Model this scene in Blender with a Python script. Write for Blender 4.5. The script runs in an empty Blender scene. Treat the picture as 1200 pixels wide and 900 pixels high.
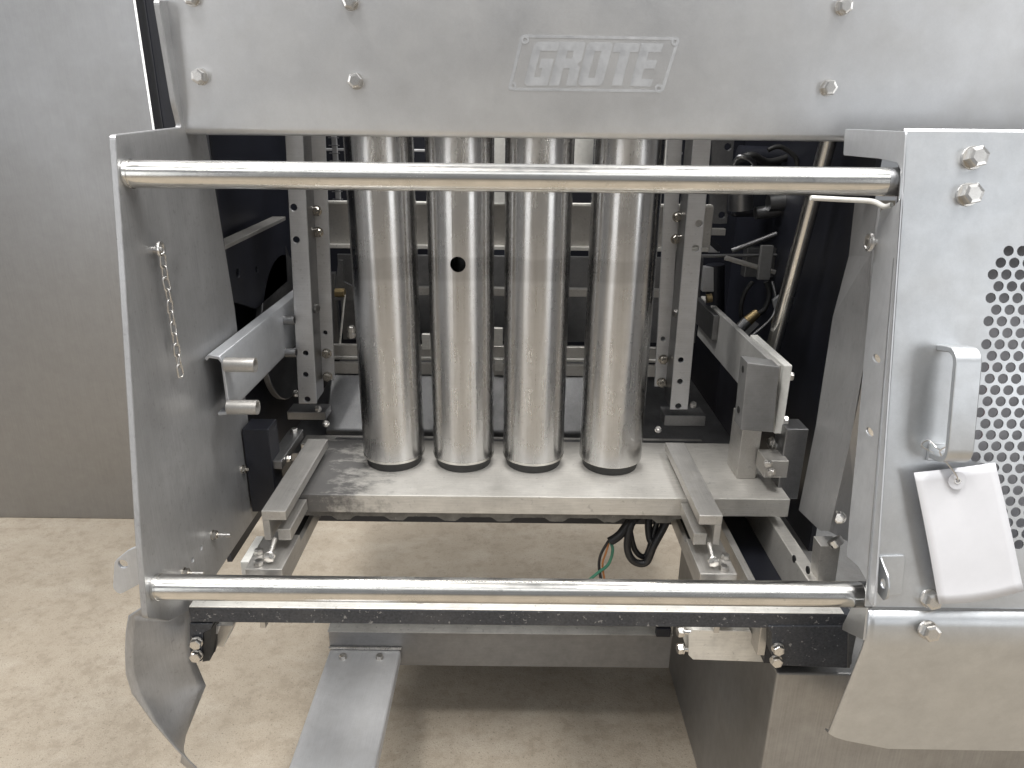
import bpy, bmesh, math, random
from mathutils import Vector, Matrix, geometry
random.seed(7)
R = math.radians
sc = bpy.context.scene
COL = sc.collection

# ------------------------------------------------------------------ camera
CAM = Vector((0, 0, 1.35)); FPX = 850.0
ROT = (Matrix.Rotation(R(70), 3, 'X') @ Matrix.Rotation(R(0.6), 3, 'Z'))
cam = bpy.data.cameras.new('camera'); camo = bpy.data.objects.new('camera', cam); COL.objects.link(camo)
cam.sensor_width = 36; cam.lens = 36 * FPX / 1200; cam.clip_start = .02; cam.clip_end = 200
camo.matrix_world = Matrix.Translation(CAM) @ ROT.to_4x4()
sc.camera = camo
# ------------------------------------------------------------------ world + lamps
w = bpy.data.worlds.new('World'); sc.world = w; w.use_nodes = True
bg = w.node_tree.nodes['Background']; bg.inputs[0].default_value = (.93, .96, 1.0, 1); bg.inputs[1].default_value = .26
def area(name, loc, target, sx, sy, power, col):
    l = bpy.data.lights.new(name, 'AREA'); l.shape = 'RECTANGLE'; l.size = sx; l.size_y = sy; l.energy = power; l.color = col
    o = bpy.data.objects.new(name, l); COL.objects.link(o); o.location = loc
    o.rotation_euler = (Vector(target) - Vector(loc)).to_track_quat('-Z', 'Y').to_euler()
    return o
area('ceiling_or_fill_lamp', (-1.3, .45, 4.6), (-.5, .8, 0), 2.4, .4, 185, (1, .985, .96))
area('ceiling_or_fill_lamp', (1.6, .40, 4.6), (.6, .8, 0), 2.4, .4, 185, (1, .99, .97))
area('ceiling_or_fill_lamp', (-3.2, 1.6, 4.6), (-2.0, 1.6, 0), 2.0, .4, 40, (1, .985, .96))
area('ceiling_or_fill_lamp', (.0, 3.4, 4.6), (.0, 2.0, 0), 2.6, .4, 120, (1, .985, .96))
area('ceiling_or_fill_lamp', (2.8, -1.7, 4.6), (.2, 1.2, .9), 1.6, .5, 22, (.98, .99, 1))  # added front fill lamp, brightens the hood and tubes
area('ceiling_or_fill_lamp', (-2.6, -1.9, 4.6), (.0, 1.2, .9), 1.6, .5, 22, (.98, .99, 1))  # added front fill lamp on the other side, same purpose
area('front_fill', (5.2, -4.6, 2.0), (.1, 1.2, .9), 2.2, 3.0, 75, (.96, .98, 1))  # unseen fill lamp added for tube streaks and front faces
area('front_fill', (-4.6, -4.8, 2.0), (.1, 1.2, .9), 2.2, 3.0, 62, (.98, .99, 1))  # weaker fill lamp added on the left for the same streaks
area('high_fill', (.2, -3.0, 4.8), (.1, 1.2, .9), 4.0, 1.2, 25, (.98, .99, 1))  # soft fill lamp added high behind the camera for the front faces
sc.view_settings.view_transform = 'Standard'; sc.view_settings.look = 'None'
sc.view_settings.exposure = 0.0; sc.view_settings.gamma = 1.0; sc.view_settings.use_curve_mapping = False

# ------------------------------------------------------------------ pixel rays onto real planes (1200 x 900 photo pixels)
def ray(px, py): return ROT @ Vector(((px - 600) / FPX, (450 - py) / FPX, -1))
def PY(px, py, Y):
    d = ray(px, py); return CAM + d * ((Y - CAM.y) / d.y)
def PX(px, py, X):
    d = ray(px, py); return CAM + d * ((X - CAM.x) / d.x)
def PZ(px, py, Z):
    d = ray(px, py); return CAM + d * ((Z - CAM.z) / d.z)
# the leaning front plane of the guard
FA = Vector((0, .945, 1.34)); FB = Vector((0, .811, .742))
F1 = Vector((1, 0, 0)); F2 = (FA - FB).normalized(); FN = F1.cross(F2); FN = FN if FN.y < 0 else -FN
def PF(px, py, off=0):
    d = ray(px, py); o = FB + FN * off
    return CAM + d * ((o - CAM).dot(FN) / d.dot(FN))

# ------------------------------------------------------------------ materials
def mat_base(name):
    m = bpy.data.materials.new(name); m.use_nodes = True
    return m, m.node_tree.nodes, m.node_tree.links, m.node_tree.nodes['Principled BSDF']
def noise(n, l, scale, detail=4, stretch=(1, 1, 1), rough=.6, coord='Object'):
    tc = n.new('ShaderNodeTexCoord'); mp = n.new('ShaderNodeMapping'); mp.inputs['Scale'].default_value = stretch; mp.inputs['Location'].default_value = (13.7, 21.3, 35.1)
    no = n.new('ShaderNodeTexNoise'); no.inputs['Scale'].default_value = scale; no.inputs['Detail'].default_value = detail
    no.inputs['Roughness'].default_value = rough
    l.new(tc.outputs[coord], mp.inputs[0]); l.new(mp.outputs[0], no.inputs['Vector'])
    return no.outputs['Fac']
def ramp(n, l, fac, stops):
    r = n.new('ShaderNodeValToRGB'); e = r.color_ramp.elements
    while len(e) < len(stops): e.new(.5)
    for k, (p, c) in enumerate(stops):
        e[k].position = p; e[k].color = (c, c, c, 1) if not hasattr(c, '__len__') else (*c, 1)
    l.new(fac, r.inputs[0]); return r.outputs[0]
def mathn(n, l, op, a, b):
    m = n.new('ShaderNodeMath'); m.operation = op
    for k, v in enumerate((a, b)):
        if hasattr(v, 'links'): l.new(v, m.inputs[k])
        else: m.inputs[k].default_value = v
    return m.outputs[0]
def mix(n, l, fac, a, b, mode='MIX'):
    m = n.new('ShaderNodeMix'); m.data_type = 'RGBA'; m.blend_type = mode
    for k, v in ((0, fac), (6, a), (7, b)):
        if hasattr(v, 'links'): l.new(v, m.inputs[k])
        elif k == 0: m.inputs[0].default_value = v
        else: m.inputs[k].default_value = (*v, 1)
    return m.outputs[2]
def steel(name, col, rough, brush=(1, 1, 60), bs=8, amp=.10, dirt=.35, dirtcol=(.22, .19, .15), bump=.05, metal=1.0, speck=.0, dscale=5, aniso=0.0, wear=.10, wscale=30):
    m, n, l, b = mat_base(name)
    br = noise(n, l, bs, 3, brush); big = noise(n, l, dscale, 6, (1, 1, 1), .65); fine = noise(n, l, 120, 3)
    c1 = mix(n, l, ramp(n, l, br, [(.3, 0), (.7, 1)]), [v * (1 - amp) for v in col], [min(1, v * (1 + amp)) for v in col])
    dm = mathn(n, l, 'MULTIPLY', ramp(n, l, big, [(.45, 0), (.75, 1)]), dirt)
    c2 = mix(n, l, dm, c1, dirtcol)
    if speck:
        sp = mathn(n, l, 'MULTIPLY', ramp(n, l, fine, [(.62, 0), (.72, 1)]), speck); c2 = mix(n, l, sp, c2, (.08, .07, .06))
    wr = noise(n, l, wscale, 8, (1, 1, 1), .75)
    c2 = mix(n, l, ramp(n, l, wr, [(.32, 0), (.68, 1)]), mix(n, l, wear, c2, (.12, .115, .11)), mix(n, l, wear * .8, c2, (.9, .9, .9)))
    l.new(c2, b.inputs['Base Color'])
    r1 = mathn(n, l, 'MULTIPLY_ADD', big, .30); 
    r1.node.inputs[2].default_value = rough - .15
    r2 = mathn(n, l, 'MULTIPLY_ADD', br, .12); r2.node.inputs[2].default_value = -.06
    l.new(mathn(n, l, 'ADD', r1, r2), b.inputs['Roughness'])
    b.inputs['Metallic'].default_value = metal
    if aniso:
        b.inputs['Anisotropic'].default_value = aniso
        tg = n.new('ShaderNodeTangent'); tg.direction_type = 'RADIAL'; tg.axis = 'Z'; l.new(tg.outputs[0], b.inputs['Tangent']); b.inputs['Anisotropic Rotation'].default_value = .25
    if bump:
        bp = n.new('ShaderNodeBump'); bp.inputs['Strength'].default_value = bump; bp.inputs['Distance'].default_value = .001
        l.new(br, bp.inputs['Height']); l.new(bp.outputs[0], b.inputs['Normal'])
    return m
def reflection_band(m, z0, z1, k):      # dark ring painted round the tube in place of reflection patches
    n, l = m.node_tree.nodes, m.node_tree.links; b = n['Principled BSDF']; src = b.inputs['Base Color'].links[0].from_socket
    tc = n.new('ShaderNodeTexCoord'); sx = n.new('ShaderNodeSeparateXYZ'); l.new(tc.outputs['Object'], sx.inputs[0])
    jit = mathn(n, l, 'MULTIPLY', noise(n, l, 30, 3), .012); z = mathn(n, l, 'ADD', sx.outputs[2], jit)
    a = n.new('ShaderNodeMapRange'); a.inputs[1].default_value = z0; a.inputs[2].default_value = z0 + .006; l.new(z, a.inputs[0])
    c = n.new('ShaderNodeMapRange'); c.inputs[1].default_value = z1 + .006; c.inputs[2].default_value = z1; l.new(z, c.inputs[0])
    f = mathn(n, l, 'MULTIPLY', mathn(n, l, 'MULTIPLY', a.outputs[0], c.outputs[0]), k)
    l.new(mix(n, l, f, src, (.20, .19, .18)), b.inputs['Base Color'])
def plain(name, col, rough, metal=0.0, var=.25, scale=30, bump=.1):
    m, n, l, b = mat_base(name)
    f = noise(n, l, scale, 5)
    l.new(mix(n, l, ramp(n, l, f, [(.3, 0), (.7, 1)]), [v * (1 - var) for v in col], [min(1, v * (1 + var)) for v in col]), b.inputs['Base Color'])
    b.inputs['Roughness'].default_value = rough; b.inputs['Metallic'].default_value = metal
    if bump:
        bp = n.new('ShaderNodeBump'); bp.inputs['Strength'].default_value = bump; bp.inputs['Distance'].default_value = .001
        l.new(f, bp.inputs['Height']); l.new(bp.outputs[0], b.inputs['Normal'])
    return m
M = {}
M['hood'] = steel('hood_steel', (.61, .615, .625), .46, (60, 1, 60), 8, .025, .55, (.52, .515, .505), .02, dscale=7, wear=.07, wscale=22)
M['cover'] = steel('cover_steel', (.575, .59, .605), .43, (60, 60, 60), 8, .03, .45, (.48, .475, .465), .02, dscale=8, wear=.12, wscale=26)
M['sheet'] = steel('sheet_steel', (.50, .495, .49), .40, (60, 60, 2), 9, .06, .5, (.26, .25, .24), .02, speck=.12, wear=.14)
M['side'] = steel('side_steel', (.41, .41, .415), .42, (60, 60, 2), 9, .10, .6, (.20, .20, .20), .03, metal=.70, speck=.25, dscale=6, wear=.16, wscale=24)
M['foot'] = steel('foot_steel', (.60, .60, .605), .52, (60, 2, 60), 9, .05, .45, (.38, .37, .355), .02, metal=.55, speck=.12, dscale=9)
M['pedestal'] = steel('pedestal_steel', (.34, .335, .33), .45, (60, 60, 1.5), 7, .10, .5, (.26, .24, .21), .03, metal=.85, speck=.15)
M['cabinet'] = steel('cabinet_steel', (.35, .35, .355), .42, (40, 40, 1.2), 6, .05, .3, (.29, .285, .28), .01, dscale=2, wear=.05, wscale=30)
M['rail'] = steel('rail_steel', (.74, .725, .69), .23, (1, 60, 60), 12, .08, .45, (.42, .40, .36), .02, speck=.25, dscale=18, wear=.12)
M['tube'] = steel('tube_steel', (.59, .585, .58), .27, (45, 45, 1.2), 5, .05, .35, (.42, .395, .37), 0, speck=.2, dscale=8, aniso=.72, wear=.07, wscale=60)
reflection_band(M['tube'], -.088, -.048, .22)
M['bar'] = steel('bar_aluminium', (.56, .54, .51), .42, (40, 1, 40), 12, .08, .4, (.3, .27, .23), .03, metal=.8, speck=.3, dscale=14)
M['plate'] = steel('plate_steel', (.62, .595, .55), .46, (2, 40, 40), 12, .10, .55, (.28, .265, .24), .03, metal=.55, speck=.3, dscale=7)
def stain(m):
    n, l = m.node_tree.nodes, m.node_tree.links; b = n['Principled BSDF']; src = b.inputs['Base Color'].links[0].from_socket
    tc = n.new('ShaderNodeTexCoord'); sx = n.new('ShaderNodeSeparateXYZ'); l.new(tc.outputs['Object'], sx.inputs[0])
    a = n.new('ShaderNodeMapRange'); a.inputs[1].default_value = -.22; a.inputs[2].default_value = -.42; l.new(sx.outputs[0], a.inputs[0])
    f = noise(n, l, 16, 7, (1, 1.6, 1), .7); g = mathn(n, l, 'ADD', mathn(n, l, 'MULTIPLY', a.outputs[0], .42), f)
    k = mathn(n, l, 'MULTIPLY', ramp(n, l, g, [(.64, 0), (.84, 1)]), .8); l.new(mix(n, l, k, src, (.06, .06, .065)), b.inputs['Base Color'])
    sc2 = noise(n, l, 22, 6, (8, 1, 1), .7); sc3 = ramp(n, l, sc2, [(.60, 0), (.66, 1)])
stain(M['plate'])
M['worn'] = steel('worn_aluminium', (.80, .78, .73), .5, (1, 20, 20), 20, .08, .5, (.34, .32, .29), .05, metal=.5, speck=.4, dscale=25)
M['hanger'] = steel('hanger_steel', (.62, .62, .63), .45, (1, 1, 30), 14, .05, .3, (.4, .39, .37), .02, metal=.75, speck=.2)
M['bolt'] = steel('bolt_steel', (.70, .68, .65), .30, (1, 1, 1), 60, .12, .4, (.3, .27, .23), .02, dscale=90)
M['dark_steel'] = steel('dark_steel', (.27, .27, .275), .42, (40, 1, 40), 12, .1, .5, (.08, .075, .07), .03)
M['flange'] = steel('flange_steel', (.56, .575, .60), .46, (60, 60, 2), 9, .04, .4, (.40, .40, .40), .02, metal=.6, wear=.12)
M['channel'] = steel('channel_steel', (.25, .25, .255), .48, (2, 60, 60), 9, .05, .4, (.18, .178, .175), .02, metal=.8)
M['arm'] = steel('arm_aluminium', (.60, .59, .57), .5, (1, 40, 40), 12, .06, .4, (.36, .34, .31), .02, metal=.35, speck=.2)
M['nut'] = steel('nut_steel', (.50, .47, .42), .24, (1, 1, 1), 60, .15, .5, (.2, .17, .13), .02, dscale=90)
M['block'] = steel('block_aluminium', (.24, .238, .235), .5, (1, 1, 40), 14, .06, .3, (.16, .15, .14), .03, metal=.6, speck=.2)
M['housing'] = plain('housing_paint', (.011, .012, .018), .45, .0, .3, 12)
M['black_bar'] = plain('black_coating', (.045, .048, .056), .5, .2, .4, 260, .25)
M['rubber'] = plain('black_rubber', (.018, .018, .018), .55, 0, .3, 80)
M['cable'] = plain('cable_sheath', (.016, .016, .018), .42, 0, .3, 80)
M['white_plastic'] = plain('white_plastic', (.74, .73, .69), .5, 0, .08, 120, .2)
M['paper'] = plain('tag_paper', (.66, .66, .685), .75, 0, .02, 60, .06)
M['paper_ring'] = plain('ring_card', (.60, .60, .625), .8, 0, .03, 60, .06)
M['red'] = plain('red_plastic', (.5, .02, .06), .4)
M['green'] = plain('green_wire', (.04, .16, .10), .45)
M['copper'] = plain('orange_wire', (.40, .16, .05), .45)
M['brass'] = plain('brass', (.34, .26, .14), .4, 1.0, .1)
M['blue'] = plain('blue_net', (.10, .13, .24), .7, 0, .5, 160)
M['letter'] = steel('frosted_steel', (.605, .61, .62), .48, (1, 1, 1), 60, .04, .25, (.5, .5, .49), .0)
M['belt'] = plain('grey_belt', (.16, .155, .145), .6, .3, .3, 60)
M['screen'] = plain('grey_backing', (.33, .33, .35), .6, .2, .2, 20)

def dust(m, k=.5):
    n, l = m.node_tree.nodes, m.node_tree.links; b = n['Principled BSDF']; src = b.inputs['Base Color'].links[0].from_socket
    f = mathn(n, l, 'MULTIPLY', ramp(n, l, noise(n, l, 150, 2), [(.66, 0), (.70, 1)]), k); g = mathn(n, l, 'MULTIPLY', ramp(n, l, noise(n, l, 9, 6), [(.45, 0), (.8, 1)]), .25)
    l.new(mix(n, l, f, mix(n, l, g, src, (.22, .21, .20)), (.42, .41, .40)), b.inputs['Base Color'])
dust(M['black_bar']); dust(M['belt'], .3)
def concrete():
    m, n, l, b = mat_base('concrete')
    a = noise(n, l, 2.2, 8, (1, 1, 1), .7); c = noise(n, l, 26, 6, (1, 1, 1), .75); f = noise(n, l, 190, 3); st = noise(n, l, 5.5, 5, (1, 1.6, 1), .6)
    col = mix(n, l, ramp(n, l, a, [(.3, 0), (.7, 1)]), (.335, .285, .22), (.43, .372, .295))
    col = mix(n, l, mathn(n, l, 'MULTIPLY', ramp(n, l, c, [(.38, 1), (.52, 0)]), .65), col, (.27, .225, .17))
    col = mix(n, l, mathn(n, l, 'MULTIPLY', ramp(n, l, st, [(.50, 0), (.66, 1)]), .40), col, (.50, .45, .375))
    g2 = noise(n, l, 420, 2)
    col = mix(n, l, mathn(n, l, 'MULTIPLY', ramp(n, l, g2, [(.40, 1), (.54, 0)]), .5), col, (.26, .22, .175))
    col = mix(n, l, mathn(n, l, 'MULTIPLY', ramp(n, l, f, [(.60, 0), (.68, 1)]), .75), col, (.16, .13, .10))
    l.new(col, b.inputs['Base Color']); b.inputs['Roughness'].default_value = .78
    bp = n.new('ShaderNodeBump'); bp.inputs['Strength'].default_value = .5; bp.inputs['Distance'].default_value = .004
    l.new(mathn(n, l, 'ADD', c, mathn(n, l, 'MULTIPLY', f, .5)), bp.inputs['Height']); l.new(bp.outputs[0], b.inputs['Normal'])
    return m
M['floor'] = concrete()

# ------------------------------------------------------------------ object helpers
WLOC = {}
def place(o, wloc, parent=None):
    o.parent = parent
    o.location = Vector(wloc) - (WLOC[parent.name] if parent else Vector((0, 0, 0)))
    WLOC[o.name] = Vector(wloc)
def tag(o, label=None, cat=None, group=None, kind=None):
    for k, v in (('label', label), ('category', cat), ('group', group), ('kind', kind)):
        if v: o[k] = v
    return o
def thing(name, loc, label, cat, group=None):
    o = bpy.data.objects.new(name, None); COL.objects.link(o); o.empty_display_size = .05; place(o, loc); return tag(o, label, cat, group)
def build(name, bm, mat, parent=None, bevel=0.0, smooth=False, label=None, segs=2):
    vs = [v.co for v in bm.verts]
    c = Vector([(min(v[k] for v in vs) + max(v[k] for v in vs)) / 2 for k in range(3)])
    bmesh.ops.translate(bm, verts=bm.verts, vec=-c)
    me = bpy.data.meshes.new(name); bm.to_mesh(me); bm.free()
    me.materials.append(M[mat])
    if smooth:
        for p in me.polygons: p.use_smooth = True
        me.set_sharp_from_angle(angle=R(40))
    o = bpy.data.objects.new(name, me); COL.objects.link(o); place(o, c, parent)
    if bevel:
        b = o.modifiers.new('bevel', 'BEVEL'); b.width = bevel; b.segments = segs; b.limit_method = 'ANGLE'; b.angle_limit = R(35)
        b.use_clamp_overlap = False; b.harden_normals = False
    if label: o['label'] = label
    return o
def add_hexa(bm, p):      # p: 4 bottom/front + 4 matching
    v = [bm.verts.new(q) for q in p]
    for f in ((3, 2, 1, 0), (4, 5, 6, 7), (0, 1, 5, 4), (1, 2, 6, 5), (2, 3, 7, 6), (3, 0, 4, 7)): bm.faces.new([v[k] for k in f])
def fixn(bm): bmesh.ops.recalc_face_normals(bm, faces=bm.faces); return bm
def add_box(bm, x0, x1, y0, y1, z0, z1):
    add_hexa(bm, [(x0, y0, z0), (x1, y0, z0), (x1, y1, z0), (x0, y1, z0), (x0, y0, z1), (x1, y0, z1), (x1, y1, z1), (x0, y1, z1)])
def box(name, x0, x1, y0, y1, z0, z1, mat, parent=None, bevel=.0012, **k):
    bm = bmesh.new(); add_box(bm, x0, x1, y0, y1, z0, z1); return build(name, fixn(bm), mat, parent, bevel, **k)
def boxes(name, lst, mat, parent=None, bevel=.001, **k):
    bm = bmesh.new()
    for a in lst: add_box(bm, *a)
    return build(name, fixn(bm), mat, parent, bevel, **k)
def prism(name, pts, vec, mat, parent=None, bevel=.001, **k):
    bm = bmesh.new(); add_prism(bm, pts, vec); return build(name, fixn(bm), mat, parent, bevel, **k)
def add_prism(bm, pts, vec):
    a = [bm.verts.new(p) for p in pts]; b = [bm.verts.new(Vector(p) + Vector(vec)) for p in pts]
    bm.faces.new(a); bm.faces.new(b[::-1])
    for i in range(len(a)): bm.faces.new((a[i], a[i - 1], b[i - 1], b[i]))
def frame_of(d):
    d = d.normalized(); u = d.orthogonal().normalized(); return u, d.cross(u)
def add_cyl(bm, p0, p1, r0, r1=None, n=24, caps=True):
    p0, p1 = Vector(p0), Vector(p1); r1 = r0 if r1 is None else r1; u, v = frame_of(p1 - p0)
    rings = []
    for p, r in ((p0, r0), (p1, r1)):
        rings.append([bm.verts.new(p + (u * math.cos(2 * math.pi * k / n) + v * math.sin(2 * math.pi * k / n)) * r) for k in range(n)])
    for k in range(n): bm.faces.new((rings[0][k - 1], rings[0][k], rings[1][k], rings[1][k - 1]))
    if caps: bm.faces.new(rings[0]); bm.faces.new(rings[1][::-1])
def cyl(name, p0, p1, r, mat, parent=None, n=28, r1=None, bevel=0, **k):
    bm = bmesh.new(); add_cyl(bm, p0, p1, r, r1, n); return build(name, fixn(bm), mat, parent, bevel, smooth=True, **k)
def add_pipe(bm, p0, p1, r, ri, n=24):      # hollow open tube
    p0, p1 = Vector(p0), Vector(p1); u, v = frame_of(p1 - p0); rg = []
    for p, rr in ((p0, r), (p1, r), (p1, ri), (p0, ri)):
        rg.append([bm.verts.new(p + (u * math.cos(2 * math.pi * k / n) + v * math.sin(2 * math.pi * k / n)) * rr) for k in range(n)])
    for a in range(4):
        for k in range(n): bm.faces.new((rg[a][k - 1], rg[a][k], rg[(a + 1) % 4][k], rg[(a + 1) % 4][k - 1]))
def pipe(name, p0, p1, r, ri, mat, parent=None, n=28, **k):
    bm = bmesh.new(); add_pipe(bm, p0, p1, r, ri, n); return build(name, fixn(bm), mat, parent, smooth=True, **k)
def spline(pts, per=6):
    pts = [Vector(p) for p in pts]; out = []
    for i in range(len(pts) - 1):
        a = pts[max(i - 1, 0)]; b = pts[i]; c = pts[i + 1]; d = pts[min(i + 2, len(pts) - 1)]
        for k in range(per):
            t = k / per
            out.append(.5 * ((2 * b) + (c - a) * t + (2 * a - 5 * b + 4 * c - d) * t * t + (3 * b - a - 3 * c + d) * t ** 3))
    out.append(pts[-1]); return out
def add_sweep(bm, pts, r, n=10, closed=False):
    N = len(pts); rings = []; prev = None
    for i, p in enumerate(pts):
        t = (pts[(i + 1) % N] - pts[i - 1]) if closed else (pts[min(i + 1, N - 1)] - pts[max(i - 1, 0)])
        t.normalize()
        u = t.orthogonal().normalized() if prev is None else (prev - t * prev.dot(t)).normalized()
        prev = u; v = t.cross(u)
        rings.append([bm.verts.new(p + (u * math.cos(2 * math.pi * k / n) + v * math.sin(2 * math.pi * k / n)) * r) for k in range(n)])
    for i in range(N if closed else N - 1):
        A, B = rings[i], rings[(i + 1) % N]
        for k in range(n): bm.faces.new((A[k - 1], A[k], B[k], B[k - 1]))
    if not closed: bm.faces.new(rings[0]); bm.faces.new(rings[-1][::-1])
def sweep(name, pts, r, mat, parent=None, n=10, closed=False, **k):
    bm = bmesh.new(); add_sweep(bm, pts, r, n, closed); return build(name, fixn(bm), mat, parent, smooth=True, **k)
def inside(p, poly):
    c = False
    for i in range(len(poly)):
        a, b = poly[i - 1], poly[i]
        if (a[1] > p[1]) != (b[1] > p[1]) and p[0] < (b[0] - a[0]) * (p[1] - a[1]) / (b[1] - a[1]) + a[0]: c = not c
    return c
def rounded(pts, r, n=4):     # round the corners of a 2-D polygon; r: number or list
    out = []; N = len(pts)
    for i in range(N):
        p = Vector(pts[i]); rr = r[i] if hasattr(r, '__len__') else r
        if rr <= 0: out.append(tuple(p)); continue
        a = (Vector(pts[i - 1]) - p); b = (Vector(pts[(i + 1) % N]) - p); t = min(rr, a.length * .45, b.length * .45)
        s = p + a.normalized() * t; e = p + b.normalized() * t
        for k in range(n + 1):
            q = k / n; out.append(tuple((1 - q) ** 2 * s + 2 * q * (1 - q) * p + q * q * e))
    return out
def circ(c, r, n=14, rx=1.0): return [(c[0] + rx * r * math.cos(2 * math.pi * k / n), c[1] + r * math.sin(2 * math.pi * k / n)) for k in range(n)]
def add_sheet(bm, O, e1, e2, nrm, outline, holes=(), t=.003):
    """flat plate with real holes: outline and holes are 2-D loops in the frame O, e1, e2; thickness runs against nrm"""
    vs, ed = [], []
    loops = [outline, *holes]
    for lp in loops:
        s = len(vs); vs += [Vector(p) for p in lp]; ed += [(s + k, s + (k + 1) % len(lp)) for k in range(len(lp))]
    V, E, Fc, *_ = geometry.delaunay_2d_cdt(vs, ed, [], 1, 1e-7)
    def W(p, d): return O + e1 * p[0] + e2 * p[1] - nrm * d
    top = [bm.verts.new(W(p, 0)) for p in V]; bot = [bm.verts.new(W(p, t)) for p in V]
    cnt = {}
    boxes_ = [(min(q[0] for q in h), max(q[0] for q in h), min(q[1] for q in h), max(q[1] for q in h)) for h in holes]
    for f in Fc:
        c = sum((V[k] for k in f), Vector((0, 0))) / len(f)
        if any(b[0] < c[0] < b[1] and b[2] < c[1] < b[3] and inside(c, h) for h, b in zip(holes, boxes_)) or not inside(c, outline): continue
        bm.faces.new([top[k] for k in f]); bm.faces.new([bot[k] for k in reversed(f)])
        for k in range(len(f)):
            e = (f[k - 1], f[k]); cnt[e] = 1
    for (a, b) in cnt:
        if (b, a) not in cnt: bm.faces.new((top[b], top[a], bot[a], bot[b]))
    for v in top + bot:
        if not v.link_faces: bm.verts.remove(v)
def sheet(name, O, e1, e2, nrm, outline, mat, parent=None, holes=(), t=.003, bevel=0.0, **k):
    bm = bmesh.new(); add_sheet(bm, O, e1, e2, nrm, outline, holes, t); return build(name, fixn(bm), mat, parent, bevel, **k)
XA, YA, ZA = Vector((1, 0, 0)), Vector((0, 1, 0)), Vector((0, 0, 1))
def yz(p): return (p.y, p.z)
def xz(p): return (p.x, p.z)
def xplate(name, X, px, mat, parent, t=.004, holes=(), rr=0, side=1, bevel=.0008, **k):   # plate lying in a plane of constant x, seen from +x (side 1) or -x
    out = [yz(PX(*p, X)) for p in px]
    if rr: out = rounded(out, rr)
    hs = [circ(yz(PX(h[0], h[1], X)), h[2]) for h in holes]
    return sheet(name, Vector((X, 0, 0)), YA, ZA, XA * side, out, mat, parent, hs, t, bevel, **k)
def yplate(name, Y, px, mat, parent, t=.004, holes=(), rr=0, bevel=.0008, **k):           # plate facing the viewer at depth Y
    out = [xz(PY(*p, Y)) for p in px]
    if rr: out = rounded(out, rr)
    hs = [circ(xz(PY(h[0], h[1], Y)), h[2]) for h in holes]
    return sheet(name, Vector((0, Y, 0)), XA, ZA, -YA, out, mat, parent, hs, t, bevel, **k)
# --- shared hex bolt, axis +Z, head 1 unit across flats
def bolt_mesh():
    bm = bmesh.new()
    add_cyl(bm, (0, 0, 0), (0, 0, .12), .62, .60, 24)
    n = 6; prof = [(.577, .12), (.577, .50), (.53, .60), (.36, .63)]; rings = []
    for (r, z) in prof: rings.append([bm.verts.new((r * math.cos(math.pi / 3 * k), r * math.sin(math.pi / 3 * k), z)) for k in range(n)])
    for a in range(3):
        for k in range(n): bm.faces.new((rings[a][k - 1], rings[a][k], rings[a + 1][k], rings[a + 1][k - 1]))
    bm.faces.new(rings[-1][::-1]); fixn(bm)
    me = bpy.data.meshes.new('bolt'); bm.to_mesh(me); bm.free(); me.materials.append(M['bolt']); return me
def nut_mesh():
    bm = bmesh.new(); add_cyl(bm, (0, 0, 0), (0, 0, .12), .62, .60, 24); add_cyl(bm, (0, 0, .12), (0, 0, .5), .56, .56, 6); add_cyl(bm, (0, 0, .5), (0, 0, .58), .50, .42, 12)
    add_cyl(bm, (0, 0, .5), (0, 0, .95), .27, .24, 12); fixn(bm)
    me = bpy.data.meshes.new('nut'); bm.to_mesh(me); bm.free(); me.materials.append(M['nut']); return me
BOLT, NUT = bolt_mesh(), nut_mesh()
def bolt(p, axis, size, parent, me=None, name=None):
    me = me or BOLT
    o = bpy.data.objects.new(name or ('bolt' if me is BOLT else 'nut'), me); COL.objects.link(o)
    q = Vector(axis).to_track_quat('Z', 'Y'); o.rotation_mode = 'QUATERNION'
    from mathutils import Quaternion
    o.rotation_quaternion = q @ Quaternion((0, 0, 1), random.random() * 3); o.scale = (size,) * 3
    place(o, p, parent); return o
def boolean_cut(o, p0, p1, r):
    bm = bmesh.new(); add_cyl(bm, p0, p1, r, n=28); fixn(bm)
    me = bpy.data.meshes.new('cutter'); bm.to_mesh(me); bm.free(); c = bpy.data.objects.new('cutter', me); COL.objects.link(c)
    md = o.modifiers.new('cut', 'BOOLEAN'); md.object = c; md.operation = 'DIFFERENCE'; md.solver = 'EXACT'
    bpy.context.view_layer.update()
    nm = bpy.data.meshes.new_from_object(o.evaluated_get(bpy.context.evaluated_depsgraph_get()))
    o.modifiers.clear(); o.data = nm; bpy.data.objects.remove(c); bpy.data.meshes.remove(me)
    nm.set_sharp_from_angle(angle=R(40))

# ================================================================== SETTING
bm = bmesh.new(); v = [bm.verts.new(p) for p in ((-14, -14, 0), (14, -14, 0), (14, 14, 0), (-14, 14, 0))]; bm.faces.new(v)
tag(build('floor', bm, 'floor'), kind='structure')

cab = thing('steel_cabinet', (-1.6, 2.5, 0), 'tall plain brushed steel cabinet standing on the floor behind the left guard plate', 'cabinet')
cx = PY(181, 148, 2.26).x
box('body', -3.6, cx, 2.26, 2.9, .0, 3.2, 'cabinet', cab, .004)
box('gap_shade', cx + .006, -.70, 2.30, 2.32, .45, 3.2, 'housing', cab, .001)  # dark sheet added to stand in for shade in the gap by the hood
box('edge_trim', cx - .004, cx + .004, 2.252, 2.2575, .003, 3.2, 'rail', cab, .001)

# ================================================================== MACHINE
mc = thing('slicing_machine', (0, 1.3, 0), 'large stainless steel slicing machine with open guarded front, hood and perforated side cover', 'machine')

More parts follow.
